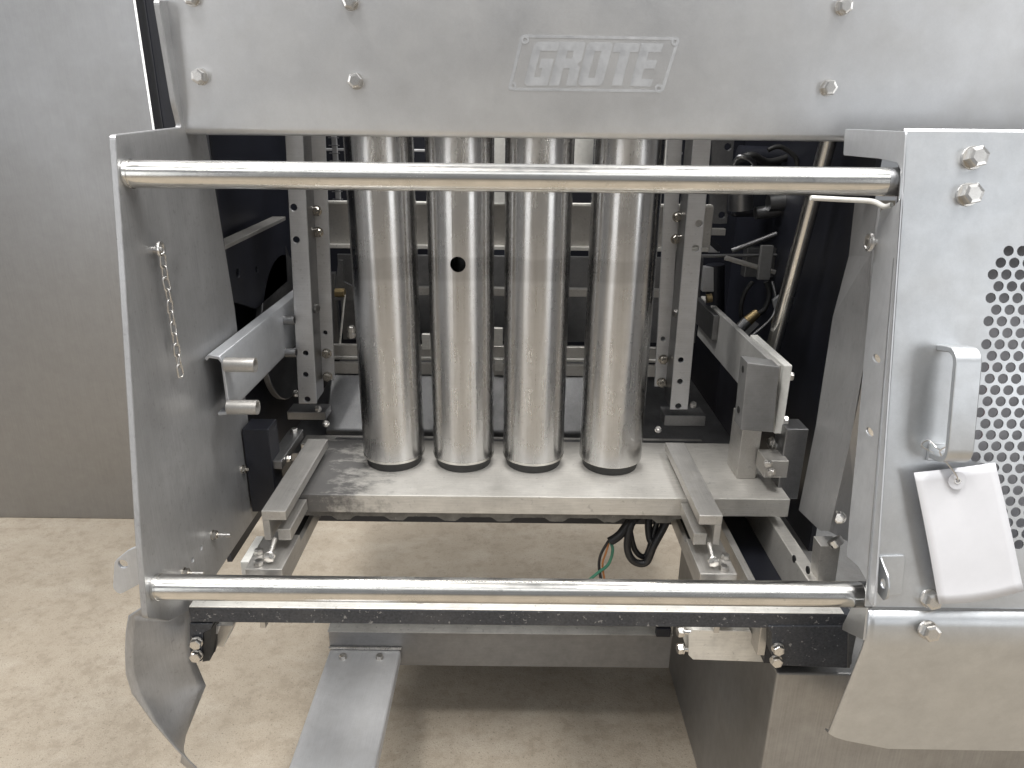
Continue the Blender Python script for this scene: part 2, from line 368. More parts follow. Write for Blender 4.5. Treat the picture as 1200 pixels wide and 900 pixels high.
# ---- hood
YH = 1.14; zh = PY(600, 162, YH).z; xh = PY(211, 148, YH).x
bm = bmesh.new()
prof = [(YH, 2.0), (YH, zh + .010)] + [(YH + .010 - .010 * math.cos(a), zh + .010 - .010 * math.sin(a)) for a in (R(22), R(45), R(68), R(90))] + [(YH + .045, zh)]
prof += [(YH + .045, zh + .003), (YH + .011, zh + .003), (YH + .005, zh + .006), (YH + .003, zh + .011), (YH + .003, 2.0)]
add_prism(bm, [(xh, y, z) for y, z in prof], (1.75, 0, 0))
hood = build('hood', fixn(bm), 'hood', mc, .0006, smooth=True)
box('side_return', xh - .004, xh, YH + .001, YH + .05, zh + .004, 2.0, 'hood', hood, .0005)
for p in ((225, -3), (235, 90), (411, 2), (417, 95), (988, 8), (970, 103)): bolt(PY(*p, YH), (0, -1, 0), .019, hood)
# etched name plate, slanted block letters
def zp(x, y): return PY(580 + x / 5, 20 + y / 5, YH)
def etch(name, polys, h=.0005, mat='letter'):
    bm = bmesh.new()
    for pl in polys:
        if isinstance(pl, tuple): out, holes = pl
        else: out, holes = pl, []
        add_sheet(bm, Vector((0, YH - h, 0)), XA, ZA, -YA, [xz(zp(*q)) for q in out], [[xz(zp(*q)) for q in hl] for hl in holes], h + .0004)
    return build(name, fixn(bm), mat, hood)
def sl(pts): return [(X + .245 * (405 - y), y) for X, y in pts]
etch('letter', [sl([(185, 150), (325, 146), (322, 196), (216, 198), (216, 240), (302, 243), (303, 402), (165, 402), (160, 240), (168, 170)][0:0] +
     [(170, 170), (190, 146), (316, 146), (316, 198), (216, 198), (216, 352), (252, 352), (252, 300), (232, 300), (232, 246), (306, 246), (306, 402), (185, 402), (166, 385)])])
etch('letter', [(sl([(318, 146), (462, 148), (470, 160), (470, 255), (452, 275), (470, 296), (474, 402), (416, 402), (412, 300), (374, 300), (374, 402), (318, 402)]),
                 [sl([(374, 198), (412, 198), (412, 246), (374, 246)])])])
etch('letter', [(sl([(496, 148), (616, 150), (632, 165), (628, 388), (610, 402), (500, 402), (484, 388), (480, 165)]), [sl([(536, 200), (574, 200), (572, 358), (534, 358)])])])
etch('letter', [sl([(640, 152), (790, 154), (790, 206), (742, 206), (742, 402), (684, 402), (684, 206), (640, 206)])])
etch('letter', [sl([(798, 154), (928, 156), (922, 206), (852, 206), (852, 254), (914, 254), (910, 302), (848, 302), (848, 364), (916, 366), (912, 408), (790, 404)])])
ofr = [(152, 104), (1086, 120), (986, 442), (74, 430)]; ifr = [(168, 120), (1064, 135), (970, 428), (96, 416)]
etch('emblem_frame', [(rounded(ofr, 24), [rounded(ifr, 14)])])
for c in ((176, 134), (1056, 146), (960, 420), (102, 404)): etch('emblem_ring', [(circ(c, 24, 18), [circ(c, 12, 14)])], .0008)

# ---- left side plate (inner face at x = XL)
XL = -.490
px = [(135, 158), (213, 149), (206, 120), (186, 0), (205, 0), (219, 120), (226, 149), (241, 153), (257, 250), (275, 360), (304, 598), (268, 652), (243, 690), (222, 716), (198, 728), (173, 724), (166, 640), (156, 470), (146, 310)]
hl = [(236, 642, .0042), (226, 656, .0042)]
lp = xplate('side_plate', XL, px, 'side', mc, .0085, hl, .006, 1, .0012, label='left stainless side plate with hanging chain')
def onL(px_, py_, off=0): return PX(px_, py_, XL + off)
for p, s in (((249, 627), .014), ((284, 550), .013), ((215, 672), .015)):
    bolt(onL(*p), (1, 0, 0), s, lp, NUT)
cyl('stud', onL(249, 627), onL(249, 627) + Vector((.030, 0, 0)), .0035, 'bolt', lp, 12)
cyl('stud', onL(215, 672), onL(215, 672) + Vector((.030, 0, 0)), .0035, 'bolt', lp, 12)
yplate('lug', .868, [(172, 636), (150, 645), (134, 658), (132, 690), (140, 697), (172, 680)], 'flange', lp, .005, [(144, 661, .0068)], .006)
# eye bolt for the chain
ec = onL(188, 292, .012)
ringpts = [ec + Vector((0, math.cos(a) * .0085, math.sin(a) * .0085)) for a in [2 * math.pi * k / 20 for k in range(20)]]
cyl('eye_bolt', onL(181, 293), onL(181, 293) + Vector((.013, 0, 0)), .005, 'bolt', lp, 16)
sweep('eye_ring', ringpts, .0024, 'bolt', lp, 8, True)

# ---- guard rails
def rail(a, b, r):
    a = Vector(a); b = Vector(b); o = cyl('guard_rail', a, b, r, 'rail', mc, 40); return o, a, b
a = PY(146, 204.5, .953); b = PY(1058, 212.5, .953); zz = (a.z + b.z) / 2
r1, a1, b1 = rail((XL, .953, zz), (b.x + .004, .953, zz), .0174)
cyl('weld_collar', (b1.x - .028, .953, zz), (b1.x - .001, .953, zz), .0179, 'dark_steel', r1, 36)
cyl('end_collar', (XL + .0005, .953, zz), (XL + .006, .953, zz), .0184, 'rail', r1, 36)
a = PY(180, 689.5, .845); b = PY(1016, 695, .845); zz = (a.z + b.z) / 2
r2, a2, b2 = rail((XL, .845, zz), (b.x + .004, .845, zz), .0174)
cyl('weld_collar', (b2.x - .013, .845, zz), (b2.x - .001, .845, zz), .0179, 'dark_steel', r2, 36)
cyl('end_collar', (XL + .0005, .845, zz), (XL + .006, .845, zz), .0184, 'rail', r2, 36)

# ---- lower left flared guard sheet
fr = [(186, 702, .885), (168, 711, .88), (151, 722, .875), (148, 740, .87), (147, 765, .865), (148, 790, .86), (155, 813, .86), (180, 847, .865), (207, 878, .875), (243, 912, .89)]
bk = [(224, 706, .95), (224, 712, .95), (224, 725, .95), (224, 740, .95), (225, 755, .95), (229, 775, .95), (241, 803, .95), (229, 832, .945), (217, 862, .94), (212, 893, .94)]
def lerps(p, n=3): return [p[i].lerp(p[i + 1], k / n) for i in range(len(p) - 1) for k in range(n)] + [p[-1]]
bm = bmesh.new(); rows = []; NC = 8
for f_, b_ in zip(lerps([PY(*p) for p in fr]), lerps([PY(*p) for p in bk])):
    rows.append([bm.verts.new(f_.lerp(b_, k / NC) + Vector((-.004 * math.sin(math.pi * k / NC), 0, 0))) for k in range(NC + 1)])
for i in range(len(rows) - 1):
    for k in range(NC): bm.faces.new((rows[i][k], rows[i][k + 1], rows[i + 1][k + 1], rows[i + 1][k]))
bmesh.ops.recalc_face_normals(bm, faces=bm.faces)
lg = build('lower_guard', bm, 'side', mc, smooth=True, label='curved flared guard sheet below the left side plate')
sd = lg.modifiers.new('thick', 'SOLIDIFY'); sd.thickness = .0025; sd.offset = 0

# ---- right perforated side cover, on the leaning front plane
def f2(px_, py_, off=0):
    p = PF(px_, py_, off) - FB - FN * off; return (p.dot(F1), p.dot(F2))
XR = f2(1060, 156)[0]
zt = f2(1060, 154)[1]; zb = f2(1040, 711)[1]
out = [(XR, zt), (1.25, zt), (1.25, zb - .004), (XR - .004, zb)]
holes = []
h0 = f2(1182, 294); dx = .01695; dy = dx * .866
for row in range(0, 27):
    y = h0[1] - row * dy
    x = h0[0] + (row % 2) * (-.5 * dx) + (-dx if row >= 2 else 0) + (0 if row % 2 == 0 else (0 if row < 2 else dx))
    if row == 1: x = h0[0] - .5 * dx
    while x < XR + .42:
        holes.append(circ((x, y), .0066, 14)); x += dx
cov = sheet('side_cover', FB, F1, F2, FN, out, 'cover', mc, holes, .0022, label='perforated stainless side cover with strap handle')
# the cover's folded edges
bx = bmesh.new()
add_prism(bx, [FB + F1 * XR + F2 * zt + FN * .0003, FB + F1 * 1.25 + F2 * zt + FN * .0003, FB + F1 * 1.25 + F2 * (zt + .0045) - FN * .003, FB + F1 * XR + F2 * (zt + .0045) - FN * .003,], -FN * .05)
build('top_fold', fixn(bx), 'cover', cov, .001)
XF = XR - .001
fpx = [(1061, 154), (990, 151), (988, 182), (1030, 186), (1052, 191), (1057, 205), (1056, 232), (1046, 243), (1032, 246), (1027, 270), (1014, 400), (1003, 530), (995, 610), (992, 652), (1006, 664), (1016, 682), (1018, 706), (1024, 712)]
sheet('side_flange', Vector((XF, 0, 0)), YA, ZA, -XA, rounded([yz(PX(*p, XF)) for p in fpx], .004), 'flange', cov, [circ(yz(PX(1027, 420, XF)), .0052, 16, 2.0), circ(yz(PX(1019, 506, XF)), .0052, 16, 2.0)], .003, .0006)
sheet('backing_panel', FB - FN * .045, F1, F2, FN, [(XR + .02, zb + .02), (1.2, zb + .02), (1.2, zt - .01), (XR + .02, zt - .01)], 'screen', cov)
rp = [f2(1143, 418), f2(1152, 418), f2(1146, 520), f2(1136, 520)]
sheet('red_strip', FB - FN * .012, F1, F2, FN, rp, 'red', cov, t=.004)
for p, s in (((1140, 185), .0235), ((1134, 228), .0235), ((1089, 701), .0215)): bolt(PF(*p), FN, s, cov)
# strap handle
def fw(x, y, o): return FB + F1 * x + F2 * y + FN * o
u0 = f2(1092, 470)[0]; u1 = f2(1121, 470)[0]; vt = f2(1100, 404)[1]; vb = f2(1100, 536)[1]; hh = .044; th = .0075
def arc(cx_, cy_, r, a0, a1, n=6): return [(cx_ + r * math.cos(R(a0 + (a1 - a0) * k / n)), cy_ + r * math.sin(R(a0 + (a1 - a0) * k / n))) for k in range(n + 1)]
ro = .020
outer = [(0, vt)] + arc(hh - ro, vt - ro, ro, 90, 0) + arc(hh - ro, vb + ro, ro, 0, -90) + [(0, vb)]
ri = ro - th
inner = [(0, vb + th)] + arc(hh - ro, vb + ro, ri, -90, 0) + arc(hh - ro, vt - ro, ri, 0, 90) + [(0, vt - th)]
bm = bmesh.new(); L = outer + inner
add_prism(bm, [fw(u0, y, o) for o, y in L], F1 * (u1 - u0))
hd = build('handle', fixn(bm), 'cover', cov, .0012, smooth=True)
prism('handle_foot', [fw(u0 - .002, vb - .004, .0002), fw(u1 + .016, vb - .002, .0002), fw(u1 + .014, vb + .018, .0002), fw(u0, vb + .020, .0002)], FN * .004, 'cover', cov, .001)
# eye ring on the flange
ec2 = PX(1019, 284, XF - .009)
sweep('eye_ring', [ec2 + Vector((0, math.cos(a) * .010, math.sin(a) * .010)) for a in [2 * math.pi * k / 20 for k in range(20)]], .0026, 'bolt', cov, 8, True)
cyl('eye_bolt', PX(1026, 284, XF), PX(1026, 284, XF) - Vector((.012, 0, 0)), .005, 'bolt', cov, 16)
# small bent lug at the lower corner
sheet('lug', FB + FN * .003, F1, F2, FN, rounded([f2(1028, 651), f2(1060, 650), f2(1056, 696), f2(1032, 698)], .004), 'cover', cov, t=.003, bevel=.0008)
lo = PF(1030, 652)
ly = [(0, 0), (.004, -.004), (.022, -.018), (.027, -.032), (.026, -.046), (.017, -.054), (.0, -.050)]
lugv = [(a_, b_) for a_, b_ in ly]
sheet('lug_ear', PF(1031, 652, .003), FN, F2, -F1, rounded(lugv, .004), 'cover', cov, [circ((.013, -.032), .0062)], .003, .0008)
# lower bent panel of the cover
zl0 = f2(1040, 714)[1]
A = PF(1016, 715, .004); xl = A.x
B_ = Vector((xl, A.y - .010, PY(1010, 752, A.y - .010).z)); C_ = Vector((xl, A.y + .032, PY(972, 858, A.y + .032).z))
yy = C_.y; zc = PY(1000, 881, yy + .0).z
bm = bmesh.new()
def lpan(t): 
    return t
prow = [A, A.lerp(B_, .5), B_.lerp(A, .12), B_.lerp(C_, .06), B_.lerp(C_, .5), C_]
grid = []
for q in prow:
    grid.append([bm.verts.new(q + Vector((dx_, 0, 0))) for dx_ in (0, .012, .03, .1, .3, .75)])
sl_ = (C_.y - B_.y) / (C_.z - B_.z)
low = [bm.verts.new(Vector((xl + dx_, C_.y + sl_ * (zz_ - C_.z), zz_))) for dx_, zz_ in ((.0, C_.z - .0005), (.012, C_.z - .010), (.03, C_.z - .018), (.1, zc), (.3, zc - .002), (.75, zc - .002))]
grid.append(low)
roll = [bm.verts.new(v.co + Vector((0, .010, -.003))) for v in low]; grid.append(roll)
for i in range(len(grid) - 1):
    for k in range(5): bm.faces.new((grid[i][k], grid[i][k + 1], grid[i + 1][k + 1], grid[i + 1][k]))
bmesh.ops.recalc_face_normals(bm, faces=bm.faces)
lgr = build('lower_guard', bm, 'cover', mc, smooth=True, label='bent lower guard panel under the perforated cover')
sd = lgr.modifiers.new('thick', 'SOLIDIFY'); sd.thickness = .0025; sd.offset = 0
bolt(PF(1087, 738, .010), FN, .0215, lgr)
prism('return_tab', [PX(1018, 712, xl - .001), PX(1000, 712, xl - .001), PX(990, 732, xl - .001), PX(989, 738, xl - .001), PX(1014, 750, xl - .001)], (-.003, 0, 0), 'cover', lgr, .0005)

# ---- dark shell added round the works to keep light out
HX = .60; HL = .565
boxes('housing', [(-HL - .01, -HL, 1.26, 1.99, .50, 1.75), (HX, HX + .01, 1.26, 1.99, .50, 1.75), (-HL - .01, HX + .01, 1.99, 2.0, .42, 1.75), (-HL - .01, -.40, 1.19, 2.0, 1.75, 1.76), (.37, HX + .01, 1.19, 2.0, 1.75, 1.76), (-.3995, .3695, 1.19, 1.33, 1.75, 1.76)], 'housing', mc, .0005)  # added shell, keeps light out of the works
boxes('added_liner', [(-HL, XL - .009, 1.248, 1.258, .69, 1.75)], 'housing', mc, .0005)
# far lower bed of the machine behind the plate
box('bed_plate', -.50, .50, 1.41, 1.98, .655, .675, 'dark_steel', mc, .002)
box('bed_ledge', PY(352, 508, 1.40).x, PY(828, 516, 1.40).x, 1.392, 1.44, .690, .704, 'bar', mc, .002)
prism('bed_cover', [(PY(384, 500, 1.5).x, 1.475, .70), (PY(384, 500, 1.5).x, 1.56, .80), (PY(384, 500, 1.5).x, 1.70, .81), (PY(384, 500, 1.5).x, 1.70, .68), (PY(384, 500, 1.5).x, 1.475, .68)], (.62, 0, 0), 'dark_steel', mc, .004)

# ---- cross beams behind the tubes
def yb(name, Y, x0, x1, y0, y1, mat, dep=.02, bevel=.0012, **k):
    a = PY(x0, y0, Y); b = PY(x1, y1, Y); c = (PY((x0 + x1) / 2, y0, Y).z, PY((x0 + x1) / 2, y1, Y).z)
    return box(name, a.x, b.x, Y, Y + dep, c[1], c[0], mat, mc, bevel, **k)
cb = yb('cross_beam', 1.62, 381, 832, 240, 291, 'bar', .008)
box('lip', PY(381, 250, 1.62).x, PY(832, 250, 1.62).x, 1.60, 1.6195, PY(600, 293, 1.6).z, PY(600, 291, 1.6).z + .004, 'worn', cb, .001)
box('lip', PY(381, 250, 1.62).x, PY(832, 250, 1.62).x, 1.60, 1.6195, PY(600, 241, 1.6).z, PY(600, 238, 1.6).z, 'worn', cb, .001)
yb('cross_bar', 1.56, 388, 775, 406, 419, 'bar', .012)
yb('cross_bar', 1.56, 389, 775, 427, 440, 'bar', .012)
yb('cross_bar', 1.575, 388, 775, 420.5, 423.5, 'worn', .03)
yb('cross_bar', 1.70, 400, 790, 338, 347, 'bar', .02)
yb('cross_bar', 1.80, 380, 800, 176, 179, 'hanger', .02)
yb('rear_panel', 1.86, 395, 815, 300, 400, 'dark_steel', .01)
# ladder strip, hoses
lad = yb('ladder_strip', 1.66, 385, 399, 120, 236, 'hanger', .01)
for k in range(9):
    zz = PY(392, 162 + k * 9, 1.655).z
    box('rung', PY(386, 180, 1.655).x, PY(398, 180, 1.655).x, 1.652, 1.659, zz, zz + .002, 'dark_steel', lad, .0004)
for cxp in ((684, 1.55), (785, 1.55), (583, 1.60)):
    x = PY(cxp[0], 175, cxp[1]).x; z0 = PY(600, 238 if cxp[0] < 600 else 192, cxp[1]).z; bm = bmesh.new(); z = z0; rings = []; n = 20; k = 0
    while z < 1.6:
        r = .022 if k % 2 == 0 else .0205
        rings.append([bm.verts.new((x + r * math.cos(6.2832 * q / n), cxp[1] + r * math.sin(6.2832 * q / n), z)) for q in range(n)]); z += .006; k += 1
    for i in range(len(rings) - 1):
        for q in range(n): bm.faces.new((rings[i][q - 1], rings[i][q], rings[i + 1][q], rings[i + 1][q - 1]))
    bm.faces.new(rings[0][::-1])
    build('hose', fixn(bm), 'white_plastic', mc, smooth=True)

# ---- hanger rails (perforated uprights)
def upright(px_, Y, holes, bolts, dep, name='hanger_rail', web=None):
    o = yplate(name, Y, px_, 'hanger', mc, dep, holes, 0, .001)
    for p in bolts: bolt(PY(*p, Y), (0, -1, 0), .0175, o, NUT)
    return o
hA = upright([(329, 60), (349, 60), (371, 473), (350, 473)], 1.42, [(344, 243, .0068), (347, 281, .0068), (358, 414, .0058), (358, 439, .0058), (360, 468, .0064)], [], .006)
hB = upright([(358, 60), (377, 60), (392, 445), (375, 445)], 1.49, [(381, 390, .005)], [(371, 247), (373, 272), (383, 414), (384, 441)], .006)
hC = upright([(822, 60), (843, 60), (806, 480), (785, 480)], 1.42, [(819, 262, .0068), (815, 291, .0068), (798, 422, .0058), (797, 447, .0058), (795, 476, .0064)], [], .006)
hD = upright([(788, 60), (806, 60), (783, 453), (767, 453)], 1.49, [(777, 397, .005)], [(794, 254), (792, 280), (777, 421), (775, 448)], .006)
for h_, pts in ((hA, [(352, 60), (372, 471)]), (hC, [(819, 60), (784, 478)])):
    pass
prism('web', [PY(347, 60, 1.4265), PY(349, 60, 1.4265), PY(370, 472, 1.4265), PY(367, 472, 1.4265)], (0, .07, 0), 'dark_steel', hA, .0005)
prism('web', [PY(824, 60, 1.4265), PY(822, 60, 1.4265), PY(785.5, 479, 1.4265), PY(788, 479, 1.4265)], (0, .07, 0), 'dark_steel', hC, .0005)
bolt(PY(368, 361, 1.455), (1, -.5, 0), .016, hA); bolt(PY(793, 367, 1.455), (-1, -.5, 0), .014, hC)
# clamp feet under the hangers
for (x0, x1, y0, y1, Yq) in ((336, 382, 483, 492, 1.44), (779, 826, 487, 499, 1.44)):
    yb('foot_clamp', Yq, x0, x1, y0, y1, 'dark_steel', .05)
for p in ((373, 480), (382, 497), (347, 462), (771, 504), (812, 475)): bolt(PY(*p, 1.44), (0, -.6, 1), .012, mc)

# ---- left arm: channel with stub tubes (depth direction)
XA_ = -.462
n0 = PX(252, 418, XA_ - .0); far_y = 1.56
zT, zB = PX(262, 418, XA_).z, PX(262, 487, XA_).z; y0 = PX(262, 450, XA_).y
bm = bmesh.new()
sec = [(-.022, zT - .003), (-.018, zT + .002), (-.004, zT), (0, zT - .006), (0, zB + .006), (-.003, zB), (-.016, zB - .002), (-.016, zB - .007), (.0, zB - .005), (.0045, zB + .004), (.0045, zT - .005), (-.001, zT + .005), (-.018, zT + .008), (-.025, zT + .002)]
add_prism(bm, [(XA_ + a_, y0, b_) for a_, b_ in sec], (0, far_y - y0, 0))
la = build('arm_channel', fixn(bm), 'flange', mc, .001, smooth=True)
for (q, xw) in (((259, 429), 36), ((262, 479), 36)):
    s0 = PX(q[0], q[1], XA_ + .0045); yq = s0.y + .018; s0 = Vector((XA_ + .0045, yq, PX(q[0], q[1], XA_).z))
    pipe('stub_tube', s0, s0 + Vector((.048, 0, 0)), .0118, .0085, 'bar', la)
for q in ((333, 375), (335, 413)):
    s0 = PX(q[0], q[1], XA_ + .0045); pipe('stub_tube', s0, s0 + Vector((.021, 0, 0)), .0095, .0065, 'dark_steel', la)
# inner dark bracket with bright top edge, upper left
ib = xplate('inner_bracket', -.515, [(262, 293), (333, 259), (337, 330), (300, 362), (268, 352)], 'housing', mc, .005, [(279, 320, .009), (301, 316, .007), (324, 348, .007)])
prism('bracket_flange', [PX(258, 296, -.515), PX(335, 258, -.515), PX(335, 258, -.515) + Vector((-.03, 0, .0)), PX(258, 296, -.515) + Vector((-.03, 0, 0))], (0, 0, .008), 'bar', ib, .001)
# round disc behind the left arm
dc = PY(312, 420, 1.62)
cyl('disc', (-.53, 1.60, .90), (-.515, 1.60, .90), .165, 'dark_steel', mc, 48, bevel=.002)
cyl('disc', (-.535, 1.62, .99), (-.53, 1.62, .99), .11, 'dark_steel', mc, 48, bevel=.002)

# ---- right arm: flat bar with plastic edge, clamp block and post
XB = .47
q0, q1 = PX(912, 428, XB), PX(868, 478, XB)
yn = 1.235
zt2, zb2 = PY(905, 428, yn).z, PY(905, 503, yn).z
ra = box('arm_bar', XB, XB + .012, yn, 1.78, zb2 + .022, zt2, 'arm', mc, .0015)
box('plastic_edge', XB + .0125, XB + .028, yn - .012, 1.42, zb2 - .004, zt2 + .004, 'white_plastic', ra, .002)
blk = yplate('clamp_block', 1.20, [(876, 425), (914, 430), (906, 507), (868, 504)], 'block', ra, .042, [], 0, .0015)
for p in ((871.5, 441), (866, 489)): q = PY(p[0] + 3.5, p[1], 1.2); cyl('bore', (q.x - .0015, 1.221, q.z + .006), (q.x + .006, 1.221, q.z + .006), .0065, 'rubber', ra, 16)
for p in ((924, 441), (918, 492)): bolt(PX(p[0], p[1], XB + .0285), (1, -.2, 0), .014, ra)
p0 = PY(870, 505, 1.235); p1 = PY(893, 505, 1.235)
box('arm_post', p0.x, p1.x, 1.235, 1.30, .7145, PY(880, 505, 1.235).z + .02, 'bar', mc, .001)
box('arm_root', PY(812, 376, 1.78).x, XB - .0005, 1.60, 1.78, PY(812, 396, 1.62).z, zt2 - .003, 'dark_steel', mc, .002)

# ---- tube base plate
ZP = .714
pl_y0, pl_y1 = PZ(600, 582, ZP).y, PZ(600, 517, ZP).y
bp = box('base_plate', PZ(338, 582, ZP).x, PZ(924, 582, ZP).x, pl_y0, pl_y1, ZP - .036, ZP, 'plate', mc, .0015, label='thick stained metal plate the four tubes stand on')
box('rear_ledge', PZ(338, 582, ZP).x + .02, PZ(924, 582, ZP).x - .08, pl_y1 + .003, pl_y1 + .03, ZP - .03, ZP - .008, 'dark_steel', mc, .002)
# corrugated belt hanging under the plate
bm = bmesh.new(); xs = [PY(346 + k * 3, 605, 1.20).x for k in range(155)]; prof = []
for k, x in enumerate(xs):
    ph = (k * 3 % 61) / 61; d = .010 if ph < .12 or ph > .88 else (.010 - .008 * min(1, (ph - .12) / .1) if ph < .5 else .010 - .008 * min(1, (.88 - ph) / .1))
    prof.append((x, d + random.uniform(0, .0012)))
zt_ = ZP - .040; pts = [(x, 1.17, PY(500, 604, 1.17).z - d) for x, d in prof]
add_prism(bm, [(xs[-1], 1.17, zt_), (xs[0], 1.17, zt_)] + pts, (0, .012, 0)); build('belt', fixn(bm), 'belt', mc)
box('under_beam', xs[0], xs[-1], 1.30, 1.37, PY(500, 612, 1.30).z, zt_ - .004, 'housing', mc, .001)

# ---- slide brackets on both sides
def bracket(mir):
    if mir < 0: x0, x1, xin = PZ(307, 597, .745).x, PZ(334, 600, .745).x, 1
    else: x0, x1, xin = PZ(845, 600, .745).x, PZ(818, 600, .745).x, -1
    ya = PZ(320, 599, .745).y; yb_ = PZ(362, 514, .745).y
    o = boxes('slide_bracket', [(min(x0, x1), max(x0, x1), ya, yb_, .728, .745)], 'bar', mc, .0012)
    lo_, hi_ = sorted((x0, x0 + xin * .011)); box('outer_jaw', lo_, hi_, ya + .001, yb_ - .02, .690, .7275, 'bar', o, .001)
    lo_, hi_ = sorted((x0 + xin * .020, x0 + xin * .042)); box('inner_jaw', lo_, hi_, ya + .012, yb_ - .06, .682, .7135 if mir < 0 else .7135, 'bar', o, .001) if False else box('inner_jaw', lo_, hi_, ya + .008, pl_y0 - .002, .685, .706, 'bar', o, .001)
    pb = Vector((x0 + xin * .016, ya + .004, .690)); cyl('set_screw', pb, pb + Vector((-xin * .004 * 0, -.030, -.012)), .0042, 'bolt', o, 12)
    bolt(pb + Vector((0, -.030, -.012)), (0, -1, -.35), .015, o)
    lo_, hi_ = sorted((x0 - xin * .020, x0 + xin * .040))
    f = box('foot_plate', lo_, hi_, ya - .045, ya + .06, .650, .664, 'bar', o, .0012)
    for d in (.012, -.010): bolt(Vector((x0 - xin * (.006 + d * .5), ya - .018 + d * 1.5, .6645)), (0, 0, 1), .013, o)
    return o, x0, xin, ya
bl, xl0, _, yl0 = bracket(-1)
br_, xr0, _, yr0 = bracket(1)
# slide rails running to the front bar
for s, x0 in ((-1, xl0), (1, xr0)):
    o = box('slide_rail', min(x0 - s * .006, x0 + s * .022), max(x0 - s * .006, x0 + s * .022), .92, 1.42, .622, .646, 'bar', mc, .001)
    box('slot', min(x0 - s * .022, x0 - s * .0065), max(x0 - s * .022, x0 - s * .0065), .93, 1.40, .618, .632, 'rubber', o, .001)
    box('slide_edge', min(x0 - s * .031, x0 - s * .0225), max(x0 - s * .031, x0 - s * .0225), .925, 1.40, .606, .634, 'bar', o, .001)
    box('plastic_wedge', min(x0 + s * .0225, x0 + s * .036), max(x0 + s * .0225, x0 + s * .036), 1.02 if s < 0 else 1.20, 1.10 if s < 0 else 1.28, .626, .662, 'white_plastic', o, .001)
# right-hand deep channel and bright side bar
box('side_channel', xr0 + .056, .4815, .93, 1.42, .545, .590, 'housing', mc, .001)
box('channel_edge', xr0 + .043, xr0 + .0555, .93, 1.42, .560, .645, 'bar', mc, .001)
sb = box('side_bar', .482, .506, .915, 1.34, .560, .655, 'plate', mc, .0015)
for p in ((930, 655), (946, 668)): cyl('bore', PX(p[0], p[1], .4815), PX(p[0], p[1], .4815) + Vector((.002, 0, 0)), .0065, 'rubber', sb, 16)

# little clamp bars and posts beside the brackets
def depth_bar(name, xa, xb, ya, yb_, za, zb_, mat='bar'): return box(name, min(xa, xb), max(xa, xb), ya, yb_, za, zb_, mat, mc, .0012)
ts = PZ(312, 540, .755); te = PZ(345, 503, .755)
o = depth_bar('clamp_bar', PZ(312, 540, .755).x, PZ(330, 540, .755).x, ts.y, te.y, .738, .755, 'dark_steel')
bolt(Vector((PZ(330, 540, .755).x + .001, ts.y + .03, .745)), (1, 0, 0), .011, o); bolt(Vector((PZ(321, 540, .755).x, te.y - .015, .7552)), (0, 0, 1), .013, o)
pa = PY(283, 503, 1.20); pb = PY(314, 503, 1.20)
box('post', pa.x, pb.x, 1.20, 1.25, PY(300, 600, 1.2).z, pa.z, 'housing', mc, .0015)
pa = PY(922, 503, 1.20); pb = PY(948, 503, 1.20)
box('post', pa.x, pb.x, 1.20, 1.25, PY(935, 585, 1.2).z, pa.z, 'dark_steel', mc, .0015)
pa = PY(898, 540, 1.18); pb = PY(922, 560, 1.18)
o = box('clamp_nut_block', pa.x, pb.x, 1.18, 1.23, pb.z, pa.z, 'bar', mc, .0015)
for p in ((900, 543), (904, 553)): bolt(PY(*p, 1.179), (-.5, -1, 0), .013, o)
for p in ((905, 517), (907, 522)): bolt(PY(*p, 1.24), (-1, -.3, 0), .014, mc)

# ---- right inner brace: folded tall sheet, slanting
bm = bmesh.new()
g = [[PY(1033, 236, 1.03), PY(1030, 236, 1.05), PY(1004, 236, 1.20)], [PY(1024, 300, 1.02), PY(1021, 300, 1.05), PY(997, 300, 1.19)], [PY(1017, 415, 1.0), PY(1012, 415, 1.04), PY(978, 372, 1.17)],
     [PY(996, 520, .99), PY(988, 520, 1.03), PY(958, 500, 1.16)], [PY(972, 622, .99), PY(963, 622, 1.03), PY(938, 598, 1.16)]]
vv = [[bm.verts.new(p) for p in r_] for r_ in g]
for i in range(len(vv) - 1):
    for k in range(2): bm.faces.new((vv[i][k], vv[i][k + 1], vv[i + 1][k + 1], vv[i + 1][k]))
e = [bm.verts.new(p) for p in (PY(1014, 500, 1.07), PY(1003, 640, 1.06), PY(975, 690, 1.0))]
bm.faces.new((vv[2][0], vv[3][0], e[0])); bm.faces.new((vv[3][0], vv[4][0], e[1], e[0])); 
bmesh.ops.recalc_face_normals(bm, faces=bm.faces)
brc = build('brace_sheet', bm, 'side', mc, smooth=False); sd = brc.modifiers.new('thick', 'SOLIDIFY'); sd.thickness = .003
lb = yplate('latch_block', .995, [(962, 640), (985, 640), (978, 690), (957, 690)], 'bar', mc, .03)
cyl('latch_pin', PY(977, 632, .99), PY(982, 639, .985), .012, 'bolt', lb, 20)
bolt(PY(984, 606, 1.0), (-.5, -.8, .2), .016, lb)

